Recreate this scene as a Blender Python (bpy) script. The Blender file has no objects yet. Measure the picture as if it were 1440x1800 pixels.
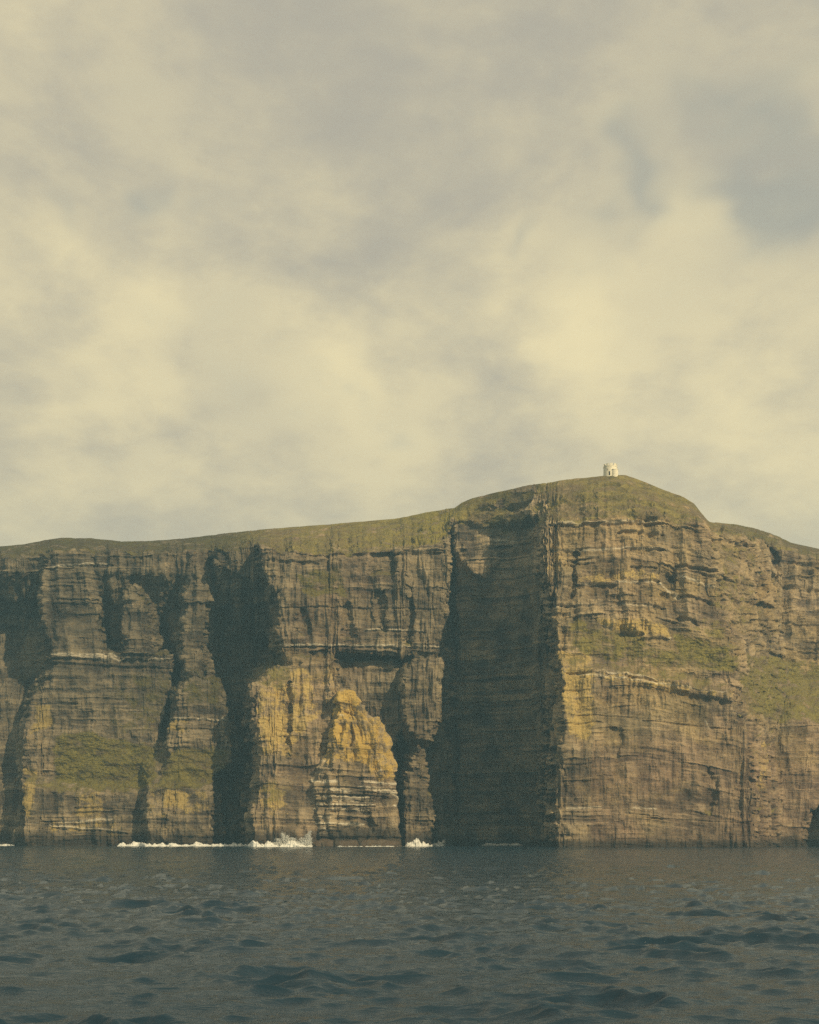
import bpy, math
import numpy as np

# ------------------------------------------------------------------ camera, world, sun, exposure
SC = bpy.context.scene
COL = SC.collection
R = math.radians
FPX, UC, VH, HC = 2142.0, 720.0, 1473.0, 5.0      # focal length in photo pixels, centre column, horizon row, eye height

cam_d = bpy.data.cameras.new('camera')
cam = bpy.data.objects.new('camera', cam_d)
COL.objects.link(cam)
cam.location = (0, 0, HC)
cam.rotation_euler = (R(90), 0, 0)
cam_d.sensor_fit = 'HORIZONTAL'
cam_d.sensor_width = 36.0
cam_d.lens = 36.0 * FPX / 1440.0
cam_d.shift_y = (VH - 900.0) / 1440.0
cam_d.clip_start = 0.5
cam_d.clip_end = 60000
SC.camera = cam

SUN_AZ, SUN_EL = 38.5, 28.0                        # degrees to the right of "behind the camera", and above the sea
sun_dir = (math.sin(R(SUN_AZ)) * math.cos(R(SUN_EL)), -math.cos(R(SUN_AZ)) * math.cos(R(SUN_EL)), math.sin(R(SUN_EL)))
sun_d = bpy.data.lights.new('sun', 'SUN')
sun_d.energy = 4.0
sun_d.angle = R(0.6)
sun_d.color = (1.0, 0.81, 0.50)
sun = bpy.data.objects.new('sun', sun_d)
COL.objects.link(sun)
from mathutils import Vector
sun.rotation_euler = Vector(sun_dir).to_track_quat('Z', 'Y').to_euler()
sun.location = (300, -300, 400)

SC.view_settings.view_transform = 'Standard'
SC.view_settings.look = 'None'
SC.view_settings.exposure = 0.0
SC.view_settings.gamma = 1.0
SC.cycles.use_denoising = False
SC.cycles.max_bounces = 5
SC.cycles.sample_clamp_direct = 3.0
SC.cycles.sample_clamp_indirect = 3.0
SC.cycles.volume_bounces = 0


class NT:
    """small helper for writing node trees"""
    def __init__(self, tree):
        self.t = tree
        tree.nodes.clear()

    def n(self, typ, ins=None, **props):
        nd = self.t.nodes.new(typ)
        for k, v in props.items():
            setattr(nd, k, v)
        for k, v in (ins or {}).items():
            self.put(nd.inputs[k], v)
        return nd

    def put(self, sock, v):
        if isinstance(v, bpy.types.NodeSocket):
            self.t.links.new(v, sock)
        elif isinstance(v, tuple) and sock.type == 'RGBA' and len(v) == 3:
            sock.default_value = (*v, 1.0)
        else:
            sock.default_value = v

    def m(self, op, a, b=0.0, c=0.0, clamp=False):
        nd = self.n('ShaderNodeMath', operation=op, use_clamp=clamp)
        for i, v in enumerate((a, b, c)):
            if i < len(nd.inputs):
                self.put(nd.inputs[i], v)
        return nd.outputs[0]

    def vm(self, op, a, b=(0, 0, 0), out=0):
        nd = self.n('ShaderNodeVectorMath', operation=op)
        self.put(nd.inputs[0], a)
        self.put(nd.inputs[1], b)
        return nd.outputs[out]

    def mix(self, f, a, b, mode='MIX'):
        nd = self.n('ShaderNodeMix', data_type='RGBA', blend_type=mode)
        self.put(nd.inputs[0], f)
        self.put(nd.inputs[6], a)
        self.put(nd.inputs[7], b)
        return nd.outputs[2]

    def ramp(self, f, lo, hi):
        nd = self.n('ShaderNodeMapRange', {'Value': f, 'From Min': lo, 'From Max': hi}, interpolation_type='SMOOTHSTEP')
        return nd.outputs[0]

    def noise(self, vec, scale, detail=4.0, rough=0.55, dist=0.0):
        nd = self.n('ShaderNodeTexNoise', {'Vector': vec, 'Scale': scale, 'Detail': detail, 'Roughness': rough, 'Distortion': dist})
        return nd.outputs[0]

    def mapping(self, vec, scale=(1, 1, 1), loc=(0, 0, 0), rot=(0, 0, 0)):
        return self.n('ShaderNodeMapping', {'Vector': vec, 'Scale': scale, 'Location': loc, 'Rotation': rot}).outputs[0]


def ray(u, v):
    d = np.array([(u - UC) / FPX, 1.0, (VH - v) / FPX])
    return tuple(float(a) for a in d / np.linalg.norm(d))


world = bpy.data.worlds.new('World')
SC.world = world
world.use_nodes = True
W = NT(world.node_tree)
gen = W.n('ShaderNodeTexCoord').outputs['Generated']
sky = W.n('ShaderNodeTexSky', sky_type='NISHITA', sun_disc=False)
sky.sun_elevation = R(SUN_EL)
sky.sun_rotation = R(180 - SUN_AZ)
sky.air_density, sky.dust_density, sky.ozone_density = 1.0, 1.5, 1.0
sep = W.n('ShaderNodeSeparateXYZ', {0: gen})
zc = W.m('ADD', W.m('MAXIMUM', sep.outputs[2], 0.0), 0.16)
pl = W.n('ShaderNodeCombineXYZ', {0: W.m('DIVIDE', sep.outputs[0], zc), 1: W.m('DIVIDE', sep.outputs[1], zc), 2: 0.0}).outputs[0]
mixv = W.vm('ADD', W.vm('MULTIPLY', pl, (1.0, 0.85, 1.0)), W.vm('MULTIPLY', gen, (1.2, 1.2, 4.2)))
big = W.noise(W.mapping(mixv, loc=(3.1, 1.7, 0.4)), 0.75, 3.0, 0.5, 0.35)
med = W.noise(W.mapping(mixv, loc=(7.3, 4.1, 2.2)), 2.1, 9.0, 0.56, 0.25)
fin = W.noise(W.mapping(mixv, loc=(1.3, 9.1, 5.2)), 6.5, 8.0, 0.6, 0.2)


wn = W.n('ShaderNodeTexNoise', {'Vector': W.mapping(gen, (1, 1, 1.6), (2.0, 5.0, 1.0)), 'Scale': 7.0, 'Detail': 3.0, 'Roughness': 0.5}).outputs['Color']
gw = W.vm('NORMALIZE', W.vm('ADD', gen, W.vm('MULTIPLY', W.vm('SUBTRACT', wn, (0.5, 0.5, 0.5)), (0.34, 0.0, 0.15))))


def bumps(lst):
    tot = 0.0
    for (u, v, rad, amp) in lst:
        dt = W.vm('DOT_PRODUCT', gw, ray(u, v), out=1)
        k = 1.0 / (1.0 - math.cos(rad / FPX))
        e = W.m('MULTIPLY', W.m('EXPONENT', W.m('MULTIPLY', W.m('SUBTRACT', dt, 1.0), k)), amp)
        tot = e if isinstance(tot, float) else W.m('ADD', tot, e)
    return tot


light_b = bumps([(100, 530, 130, .22), (600, 585, 70, .22), (850, 455, 110, .22), (1080, 605, 100, .42), (640, 730, 170, .20), (150, 750, 110, .20),
                 (1340, 640, 110, .16), (1330, 800, 160, .22), (1060, 265, 60, .10), (1240, 400, 80, .16), (10, 310, 90, .14), (150, 40, 90, .16),
                 (1000, 680, 120, .10), (330, 860, 60, .12), (80, 900, 60, .08),
                 (720, 130, 330, -.14), (300, 720, 90, -.12), (640, 470, 200, .12), (330, 170, 260, -.12), (80, 190, 130, -.10), (30, 700, 60, -.10), (420, 620, 120, .06),
                 (1290, 150, 140, -.10), (480, 830, 130, -.04), (880, 810, 90, -.06)])
gap_b = bumps([(1120, 320, 60, .36), (1160, 400, 40, .26), (1420, 340, 60, .44), (1010, 240, 45, .26), (1310, 260, 75, .30), (365, 352, 42, .30), (310, 345, 40, .2), (130, 325, 40, .30),
               (860, 385, 45, .26), (1435, 210, 60, .34), (720, 262, 45, .20), (600, 10, 60, .2), (420, 30, 70, .2)])
tone = W.m('ADD', W.m('ADD', W.m('MULTIPLY', big, 0.45), W.m('MULTIPLY', med, 0.95)), W.m('ADD', W.m('MULTIPLY', light_b, 0.85), W.m('MULTIPLY', fin, 0.48)))
lit = W.ramp(tone, 0.58, 1.46)
c1 = W.mix(lit, (0.470, 0.434, 0.352), (0.905, 0.772, 0.462))
cloud = W.mix(W.ramp(sep.outputs[2], 0.30, 0.16), c1, W.mix(0.55, c1, (0.66, 0.61, 0.430)))
skyc = W.mix(1.0, sky.outputs[0], (0.085, 0.085, 0.085), 'MULTIPLY')
skyc = W.mix(0.72, skyc, (0.40, 0.41, 0.355))
hole = W.ramp(W.m('ADD', W.m('ADD', W.m('MULTIPLY', med, 1.3), W.m('MULTIPLY', fin, 0.6)), gap_b), 1.02, 1.62)
col = W.mix(W.m('MULTIPLY', hole, 0.65), cloud, skyc)
bg = W.n('ShaderNodeBackground', {'Color': col, 'Strength': 1.0})
W.n('ShaderNodeOutputWorld', {'Surface': bg.outputs[0]})

# ------------------------------------------------------------------ numpy helpers
def hash3(i, j, k, seed=0):
    h = (i.astype(np.int64) * 374761393 + j.astype(np.int64) * 668265263 + k.astype(np.int64) * 2147483647 + seed * 974634777) & 0xFFFFFFFF
    h = ((h ^ (h >> 13)) * 1274126177) & 0xFFFFFFFF
    h = ((h ^ (h >> 16)) * 2246822519) & 0xFFFFFFFF
    return (h ^ (h >> 15)) & 0xFFFFFF


def rnd(i, j, k=None, seed=0):
    k = np.zeros_like(i) if k is None else k
    return hash3(i, j, k, seed).astype(np.float32) / 16777215.0


GR = np.array([[1, 1, 0], [-1, 1, 0], [1, -1, 0], [-1, -1, 0], [1, 0, 1], [-1, 0, 1], [1, 0, -1], [-1, 0, -1],
               [0, 1, 1], [0, -1, 1], [0, 1, -1], [0, -1, -1]], np.float32)


def perlin(x, y, z, seed=0):
    xi, yi, zi = np.floor(x).astype(np.int32), np.floor(y).astype(np.int32), np.floor(z).astype(np.int32)
    xf, yf, zf = (x - xi).astype(np.float32), (y - yi).astype(np.float32), (z - zi).astype(np.float32)
    u, v, w = (t * t * t * (t * (t * 6 - 15) + 10) for t in (xf, yf, zf))
    out = np.zeros_like(xf)
    for dx in (0, 1):
        for dy in (0, 1):
            for dz in (0, 1):
                g = GR[hash3(xi + dx, yi + dy, zi + dz, seed) % 12]
                d = g[..., 0] * (xf - dx) + g[..., 1] * (yf - dy) + g[..., 2] * (zf - dz)
                out += d * (u if dx else 1 - u) * (v if dy else 1 - v) * (w if dz else 1 - w)
    return out


def fbm(x, y, z, octs=4, gain=0.5, seed=0):
    a, s, f = 1.0, 0.0, 1.0
    for o in range(octs):
        s = s + a * perlin(x * f, y * f, z * f, seed + o * 17)
        a *= gain
        f *= 2.03
    return s


def sstep(a, b, x):
    t = np.clip((x - a) / (b - a), 0, 1)
    return t * t * (3 - 2 * t)


def sdf(poly, U, V, kv=1.0):
    p = np.array(poly, np.float32)
    p[:, 1] *= kv
    Vs = V * kv
    d2 = np.full(U.shape, 1e12, np.float32)
    ins = np.zeros(U.shape, bool)
    for a, b in zip(p, np.roll(p, -1, axis=0)):
        e = b - a
        t = np.clip(((U - a[0]) * e[0] + (Vs - a[1]) * e[1]) / (e @ e), 0, 1)
        d2 = np.minimum(d2, (U - a[0] - t * e[0]) ** 2 + (Vs - a[1] - t * e[1]) ** 2)
        if a[1] != b[1]:
            ins ^= ((a[1] > Vs) != (b[1] > Vs)) & (U < (b[0] - a[0]) * (Vs - a[1]) / (b[1] - a[1]) + a[0])
    d = np.sqrt(d2)
    return np.where(ins, -d, d)


def seg_mask(s, U, V, soft=0.6):
    """soft mask round a line in (u, v); thickness in px, tapering to its ends"""
    u0, v0, u1, v1, th = s[:5]
    t = np.clip((U - u0) / (u1 - u0), 0, 1)
    dv = np.abs(V - (v0 + (v1 - v0) * t))
    du = np.maximum(np.maximum(u0 - U, U - u1), 0)
    tap = th * np.clip(np.minimum(t, 1 - t) * 6 + 0.35, 0, 1)
    return np.clip((tap * (1 + soft) - dv - du * 0.6) / (tap * soft * 2), 0, 1)


def grid_mesh(name, P, cols=None, wrap=False, mat=None, parent=None, attrs=None, smooth=True):
    """P: rows x columns x 3 -> one quad mesh object"""
    nr, nc = P.shape[:2]
    idx = np.arange(nr * nc, dtype=np.int32).reshape(nr, nc)
    if wrap:
        idx = np.concatenate([idx, idx[:, :1]], axis=1)
    q = np.stack([idx[:-1, :-1], idx[:-1, 1:], idx[1:, 1:], idx[1:, :-1]], axis=-1).reshape(-1, 4)
    me = bpy.data.meshes.new(name)
    me.vertices.add(nr * nc)
    me.vertices.foreach_set('co', P.reshape(-1).astype(np.float32))
    me.loops.add(q.size)
    me.loops.foreach_set('vertex_index', q.reshape(-1))
    me.polygons.add(len(q))
    me.polygons.foreach_set('loop_start', np.arange(0, q.size, 4, dtype=np.int32))
    me.polygons.foreach_set('loop_total', np.full(len(q), 4, np.int32))
    me.polygons.foreach_set('use_smooth', np.full(len(q), smooth))
    me.update(calc_edges=True)
    for k, a in (attrs or {}).items():
        at = me.attributes.new(k, 'FLOAT', 'POINT')
        at.data.foreach_set('value', np.ascontiguousarray(a.reshape(-1), np.float32))
    if mat:
        me.materials.append(mat)
    ob = bpy.data.objects.new(name, me)
    COL.objects.link(ob)
    ob.parent = parent
    return ob


def normals(P, wrap=False):
    if wrap:
        a = np.roll(P, -1, axis=1) - np.roll(P, 1, axis=1)
    else:
        a = np.gradient(P, axis=1)
    b = np.gradient(P, axis=0)
    n = np.cross(a, b)
    return n / np.maximum(np.linalg.norm(n, axis=-1, keepdims=True), 1e-6)


# ------------------------------------------------------------------ materials of the setting
def new_mat(name):
    m = bpy.data.materials.new(name)
    m.use_nodes = True
    return m, NT(m.node_tree)


def rock_material(name, lichen_col=(0.52, 0.385, 0.135)):
    m, T = new_mat(name)
    pos = T.n('ShaderNodeNewGeometry').outputs['Position']
    at = lambda k: T.n('ShaderNodeAttribute', attribute_name=k).outputs['Fac']
    strat = T.noise(T.mapping(pos, (0.030, 0.030, 0.62)), 1.0, 6.0, 0.62, 0.3)
    strat2 = T.noise(T.mapping(pos, (0.12, 0.12, 1.5), (5, 3, 8)), 1.0, 4.0, 0.6, 0.8)
    streak = T.noise(T.mapping(pos, (0.17, 0.17, 0.030), (3, 9, 1)), 1.0, 6.0, 0.66, 1.2)
    blot = T.noise(T.mapping(pos, (0.028, 0.028, 0.04)), 1.0, 5.0, 0.6)
    fine = T.noise(pos, 0.9, 6.0, 0.7)
    micro = T.noise(pos, 3.2, 4.0, 0.7)
    tone = T.m('ADD', T.m('MULTIPLY', strat, 0.46), T.m('ADD', T.m('MULTIPLY', streak, 0.18), T.m('MULTIPLY', fine, 0.42)))
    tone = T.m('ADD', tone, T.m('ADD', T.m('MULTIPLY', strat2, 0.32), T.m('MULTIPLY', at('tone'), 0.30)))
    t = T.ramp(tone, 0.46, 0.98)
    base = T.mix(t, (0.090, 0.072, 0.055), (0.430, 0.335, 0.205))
    plum = T.mix(t, (0.120, 0.078, 0.055), (0.360, 0.248, 0.158))
    c = T.mix(T.m('MULTIPLY', T.ramp(T.m('ADD', blot, at('warm')), 0.42, 0.95), 0.85), base, plum)
    # pale tan weathering
    c = T.mix(T.m('MULTIPLY', T.ramp(T.noise(T.mapping(pos, (0.06, 0.06, 0.12), (8, 2, 1)), 1.0, 6.0, 0.65), 0.50, 0.78), 0.55), c, (0.47, 0.35, 0.18))
    och = T.noise(T.mapping(pos, (0.022, 0.022, 0.045), (6, 3, 2)), 1.0, 7.0, 0.66, 0.6)
    c = T.mix(T.m('MULTIPLY', T.ramp(T.m('ADD', och, T.m('MULTIPLY', at('ochre'), 0.30)), 0.56, 0.86), 0.55), c, T.mix(T.ramp(fine, 0.3, 0.7), (0.22, 0.150, 0.062), (0.50, 0.365, 0.150)))
    # broad patches of dark and pale rock
    pat = T.noise(T.mapping(pos, (0.035, 0.035, 0.055), (4, 4, 9)), 1.0, 7.0, 0.66)
    c = T.mix(T.m('MULTIPLY', T.ramp(pat, 0.46, 0.66), 0.6), c, T.mix(1.0, c, (0.45, 0.48, 0.50), 'MULTIPLY'))
    brk = T.noise(T.mapping(pos, (0.13, 0.13, 0.20), (4, 1, 5)), 1.0, 7.0, 0.68)
    # lichen
    lm = T.m('ADD', at('lichen'), T.m('MULTIPLY', T.m('SUBTRACT', T.m('ADD', T.m('MULTIPLY', brk, 0.9), T.m('MULTIPLY', fine, 0.3)), 0.60), 2.6))
    lmk = T.m('MULTIPLY', T.ramp(lm, 0.25, 0.70), T.ramp(at('lichen'), 0.02, 0.25))
    c = T.mix(T.m('MULTIPLY', lmk, 0.9), c, T.mix(T.ramp(fine, 0.3, 0.7), T.mix(0.35, lichen_col, (0.16, 0.10, 0.05)), lichen_col))
    # grass
    gcol = T.mix(T.ramp(T.m('ADD', T.m('MULTIPLY', brk, 0.7), T.m('MULTIPLY', fine, 0.4)), 0.36, 0.72), (0.050, 0.046, 0.022), (0.265, 0.215, 0.072))
    gcol = T.mix(T.m('MULTIPLY', T.ramp(T.noise(T.mapping(pos, (0.05, 0.05, 0.09), (1, 7, 3)), 1.0, 5.0, 0.65), 0.42, 0.64), 0.8), gcol, (0.150, 0.112, 0.070))
    gcol = T.mix(T.m('MULTIPLY', T.m('MULTIPLY', at('green'), T.ramp(brk, 0.34, 0.56)), 0.8), gcol, T.mix(T.ramp(fine, 0.3, 0.72), (0.105, 0.098, 0.026), (0.300, 0.245, 0.060)))
    gm = T.m('ADD', at('grass'), T.m('MULTIPLY', T.m('SUBTRACT', T.m('ADD', T.m('MULTIPLY', brk, 1.0), T.m('MULTIPLY', fine, 0.25)), 0.62), 2.6))
    c = T.mix(T.m('MULTIPLY', T.ramp(gm, 0.35, 0.75), T.ramp(at('grass'), 0.0, 0.2)), c, gcol)
    # cloud shade painted into the left cliff; also tones down areas further right
    c = T.mix(T.m('MULTIPLY', at('shade_tint'), T.ramp(brk, 0.18, 0.5)), c, T.mix(1.0, c, (0.46, 0.49, 0.53), 'MULTIPLY'))
    # bird-limed ledges
    pm = T.m('MULTIPLY', at('pale'), T.ramp(T.noise(T.mapping(pos, (0.25, 0.25, 1.1), (2, 2, 2)), 1.0, 5.0, 0.7), 0.38, 0.54))
    c = T.mix(T.m('MULTIPLY', pm, 0.9), c, (0.70, 0.62, 0.47))
    # sea-wet, algae-dark foot
    wm = T.m('MULTIPLY', at('wet'), T.ramp(T.m('ADD', at('wet'), T.m('MULTIPLY', T.m('SUBTRACT', streak, 0.5), 1.2)), 0.25, 0.75))
    c = T.mix(T.m('MULTIPLY', wm, 0.85), c, (0.034, 0.030, 0.026))
    c = T.mix(0.5, c, T.mix(T.ramp(micro, 0.25, 0.75), (0.35, 0.35, 0.35), (0.70, 0.70, 0.70)), 'OVERLAY')
    h = T.m('ADD', T.m('MULTIPLY', fine, 0.7), T.m('ADD', T.m('MULTIPLY', strat2, 0.7), T.m('MULTIPLY', micro, 0.22)))
    bump = T.n('ShaderNodeBump', {'Height': h, 'Strength': 0.6, 'Distance': 1.1})
    b = T.n('ShaderNodeBsdfPrincipled', {'Base Color': c, 'Roughness': 0.93, 'Specular IOR Level': 0.15, 'Normal': bump.outputs[0]})
    T.n('ShaderNodeOutputMaterial', {'Surface': b.outputs[0]})
    return m


M_CLIFF = rock_material('cliff_rock')
M_STACK = rock_material('stack_rock', (0.56, 0.385, 0.095))

# ------------------------------------------------------------------ cliff: control shapes (photo columns u, rows v; metres of distance Y)
SKY_U = [-400, -250, -100, 0, 40, 80, 105, 160, 205, 260, 320, 400, 480, 560, 640, 700, 760, 790, 800, 812, 830, 870, 930, 1000, 1060,
         1100, 1130, 1160, 1195, 1220, 1240, 1248, 1290, 1330, 1370, 1390, 1440, 1600, 1840]
SKY_V = [985, 978, 968, 960, 957, 949, 946, 946, 951, 951, 947, 937, 929, 923, 917, 911, 899, 894, 893, 884, 876, 866, 853, 843, 836,
         835, 846, 858, 870, 885, 910, 918, 921, 929, 943, 954, 965, 985, 1010]
EDGE_U = [-400, 0, 100, 200, 300, 400, 450, 550, 680, 740, 780, 800, 880, 955, 1000, 1100, 1170, 1230, 1300, 1440, 1840]
EDGE_V = [1020, 985, 972, 972, 974, 968, 962, 975, 972, 966, 955, 918, 938, 926, 917, 914, 915, 925, 948, 985, 1030]
HILL_U = [-400, 0, 300, 700, 790, 830, 890, 950, 1075, 1200, 1236, 1262, 1440, 1840]
HILL_Y = [900, 850, 835, 795, 778, 762, 742, 726, 712, 716, 722, 770, 800, 850]
BACK_U = [-400, -60, 0, 40, 100, 280, 330, 380, 460, 540, 780, 800, 900, 935, 1000, 1300, 1440, 1840]
BACK_Y = [880, 815, 804, 804, 790, 786, 790, 790, 785, 760, 752, 815, 808, 800, 735, 722, 728, 790]

# polygon, Y at sea level, lean back (m per px up), side slope (m per px), vertical squash of the slope
BLOCKS = [
    ([(-390, 1510), (-390, 1150), (-240, 1100), (-130, 1130), (-90, 1300), (-80, 1510)], 790, .05, 2.5, 1),
    ([(-200, 1510), (-200, 1215), (20, 1190), (46, 1195), (56, 1260), (48, 1340), (46, 1510)], 786, .10, 1.8, .4),
    ([(80, 960), (74, 1040), (80, 1100), (90, 1165), (72, 1205), (55, 1240), (50, 1310), (45, 1420), (50, 1510), (255, 1510), (262, 1400),
      (284, 1340), (290, 1250), (300, 1160), (290, 1150), (180, 1150), (172, 1080), (175, 1000), (180, 950)], 770, .012, 2.6, 1),
    ([(213, 1075), (225, 1040), (238, 1030), (262, 1075), (268, 1155), (210, 1160)], 771, 0, 1.6, 1),
    ([(337, 970), (360, 970), (366, 1050), (358, 1130), (366, 1190), (330, 1195), (322, 1120)], 769, 0, 1.6, 1),
    ([(345, 1180), (385, 1207), (400, 1262), (403, 1335), (392, 1352), (374, 1370), (376, 1420), (368, 1510), (262, 1510), (264, 1390),
      (272, 1365), (292, 1345), (306, 1260), (316, 1215)], 751, .02, 2.6, 1),
    ([(48, 1382), (130, 1398), (252, 1392), (250, 1510), (46, 1510)], 757, .02, 1.5, .32),
    ([(262, 1392), (320, 1380), (370, 1392), (372, 1510), (260, 1510)], 740, .02, 1.5, .28),
    ([(455, 950), (462, 1000), (486, 1040), (492, 1080), (489, 1130), (500, 1155), (545, 1150), (690, 1150), (772, 1160), (776, 1100),
      (783, 950)], 729, 0, 3.5, 1),
    ([(508, 1155), (480, 1182), (449, 1208), (451, 1300), (459, 1335), (446, 1430), (443, 1510), (578, 1510), (574, 1330), (586, 1270),
      (594, 1235), (590, 1150)], 699, .072, 3.2, 1),
    ([(380, 940), (388, 992), (420, 1012), (460, 1016), (482, 1036), (500, 940)], 754, 0, 2.0, .22),
    ([(-60, 950), (-60, 1000), (30, 1004), (80, 1010), (100, 950)], 784, 0, 2.0, .2),
    ([(170, 945), (172, 1005), (240, 1000), (300, 1004), (340, 1010), (340, 945)], 773, 0, 2.0, .16),
    ([(818, 945), (868, 942), (874, 990), (860, 1015), (830, 1008), (815, 975)], 749, 0, 1.5, .6),
    ([(806, 905), (850, 925), (846, 975), (818, 990), (800, 960)], 752, 0, 1.5, .6),
    ([(588, 1160), (700, 1160), (716, 1260), (690, 1300), (690, 1510), (588, 1510)], 741, 0, 2.0, 1),
    ([(724, 1145), (772, 1155), (783, 1220), (776, 1262), (757, 1300), (736, 1302), (716, 1270), (714, 1200)], 727, 0, 2.6, 1),
    ([(736, 1306), (746, 1380), (757, 1402), (753, 1510), (706, 1510), (712, 1400), (726, 1330)], 727, .01, 2.6, 1),
    ([(954, 800), (957, 1000), (972, 1060), (974, 1100), (986, 1180), (988, 1300), (985, 1332), (974, 1360), (974, 1510), (1336, 1510),
      (1330, 1400), (1316, 1300), (1298, 1180), (1272, 1050), (1243, 930), (1240, 800)], 652, .02, 6.0, 1),
    ([(1100, 800), (1100, 1510), (1330, 1510), (1324, 1400), (1312, 1300), (1294, 1180), (1268, 1050), (1240, 930), (1236, 800)], 652.5, .02, 0.9, 1),
    # lower half of the headland stands a little forward of the upper beds
    ([(990, 1170), (1060, 1180), (1180, 1195), (1285, 1222), (1315, 1300), (1325, 1400), (1332, 1510), (976, 1510), (976, 1365), (990, 1330)], 644, .02, 6.0, .06),
    ([(1345, 1275), (1400, 1265), (1460, 1275), (1600, 1300), (1600, 1510), (1340, 1510), (1335, 1400)], 700, .03, 1.4, .35),
    ([(1540, 1050), (1840, 1080), (1840, 1510), (1560, 1510)], 740, .03, 2.0, .6),
]
CARVES = [  # polygon, metres cut away, edge px
    ([(1419, 1510), (1417, 1445), (1428, 1424), (1447, 1420), (1470, 1440), (1470, 1510)], 16, 3),
    ([(588, 1295), (592, 1275), (600, 1290), (598, 1320), (590, 1330)], 3, 2),
    ([(1002, 1032), (1004, 985), (1014, 970), (1018, 978), (1010, 1000), (1012, 1045), (1006, 1058)], 4, 2),
    ([(1050, 1285), (1080, 1278), (1095, 1300), (1088, 1330), (1060, 1328)], 2, 5),
    ([(1228, 1365), (1245, 1350), (1262, 1380), (1250, 1430), (1232, 1420)], 3, 5),
    ([(500, 1300), (506, 1200), (512, 1200), (508, 1330)], 3.5, 2),
    ([(650, 975), (700, 972), (702, 1005), (652, 1008)], 5, 4),
    ([(715, 1010), (722, 1010), (728, 1130), (712, 1130)], 5, 3),
    ([(600, 1065), (616, 1060), (626, 1120), (604, 1125)], 4, 3),
    ([(664, 1040), (676, 1040), (680, 1110), (664, 1112)], 5, 3),
    ([(520, 1075), (540, 1070), (545, 1110), (522, 1115)], 3, 3),
    ([(880, 872), (925, 870), (940, 905), (905, 925), (880, 910)], 7, 7),
]
SLOTS = [(980, 889, 1050, 868, 2.0, 3.0), (1068, 851, 1090, 853, 2.4, 2.6), (1090, 876, 1150, 884, 2.0, 2.2), (1110, 900, 1165, 905, 2.6, 3.4), (815, 905, 870, 892, 4, 5), (890, 892, 935, 882, 4, 5), (1000, 905, 1060, 902, 1.2, 1.6), (1255, 950, 1320, 962, 3, 3), (1350, 985, 1440, 1000, 2.5, 2.6),  # undercut below a ledge: u0, v0, u1, v1, half thickness px, metres
    (958, 924, 1166, 921, 2.6, 3.2), (1085, 938, 1166, 940, 3.2, 3), (962, 968, 1020, 970, 2, 2), (1098, 967, 1168, 966, 2.4, 3), (1108, 999, 1155, 999, 2.2, 2.6),
    (1012, 1029, 1082, 1030, 4.2, 4.0), (1120, 1026, 1160, 1021, 3.2, 3.4), (962, 1068, 1105, 1064, 1.6, 2.2), (1110, 1064, 1172, 1067, 1.8, 2.2), (1088, 1116, 1130, 1117, 4.0, 4.5), (1120, 1128, 1175, 1124, 3, 3.2),
    (1165, 1004, 1190, 1016, 5, 4), (1190, 992, 1262, 1004, 2.4, 3), (1164, 1042, 1200, 1047, 4, 3.4), (1200, 1046, 1262, 1060, 2.6, 3.2), (1192, 1086, 1226, 1099, 4.2, 4),
    (1062, 1184, 1155, 1198, 1.8, 2), (1162, 1212, 1190, 1214, 7, 3.6), (1185, 1216, 1285, 1236, 4.5, 3.0), (995, 1182, 1050, 1184, 1.6, 1.6), (1000, 1255, 1120, 1262, 1.2, 1.2), (1075, 1283, 1095, 1284, 4, 2.5),
    (990, 1212, 1040, 1213, 1.4, 1.3), (985, 1272, 1060, 1270, 1.5, 1.3), (1130, 1268, 1290, 1282, 1.6, 1.4), (1100, 1430, 1160, 1436, 1.2, 1.2), (980, 1420, 1070, 1422, 1.2, 1), (1130, 1438, 1320, 1448, 1.4, 1.2),
    (1300, 1055, 1360, 1070, 4, 3), (1320, 1090, 1440, 1100, 2.2, 2.2), (1380, 1030, 1440, 1040, 3.5, 3), (1310, 1110, 1380, 1112, 2, 2), (1370, 1140, 1440, 1148, 2, 2),
    (490, 1138, 780, 1140, 2.2, 2.5), (545, 1148, 640, 1156, 4.5, 5), (630, 1150, 716, 1160, 4.5, 5), (600, 1146, 700, 1148, 2.5, 3), (720, 1150, 776, 1152, 4, 4), (440, 1162, 530, 1165, 4, 4),
    (545, 978, 780, 973, 3.2, 3.5), (470, 985, 560, 992, 2.8, 3), (690, 958, 780, 950, 4, 3.5), (480, 1068, 770, 1070, 1.4, 1.6), (640, 1109, 750, 1112, 1.6, 1.8),
    (80, 1000, 200, 994, 2.5, 2.5), (80, 1020, 170, 1018, 2, 2), (85, 1158, 310, 1164, 2.6, 3), (60, 1165, 300, 1176, 2, 2.4), (300, 1265, 398, 1270, 1.8, 2), (303, 1282, 402, 1284, 1.6, 1.8),
    (90, 1455, 225, 1466, 2, 2.4), (130, 1420, 250, 1424, 1.6, 2), (860, 1000, 910, 1002, 2, 2), (860, 965, 900, 962, 3, 3)]
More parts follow.
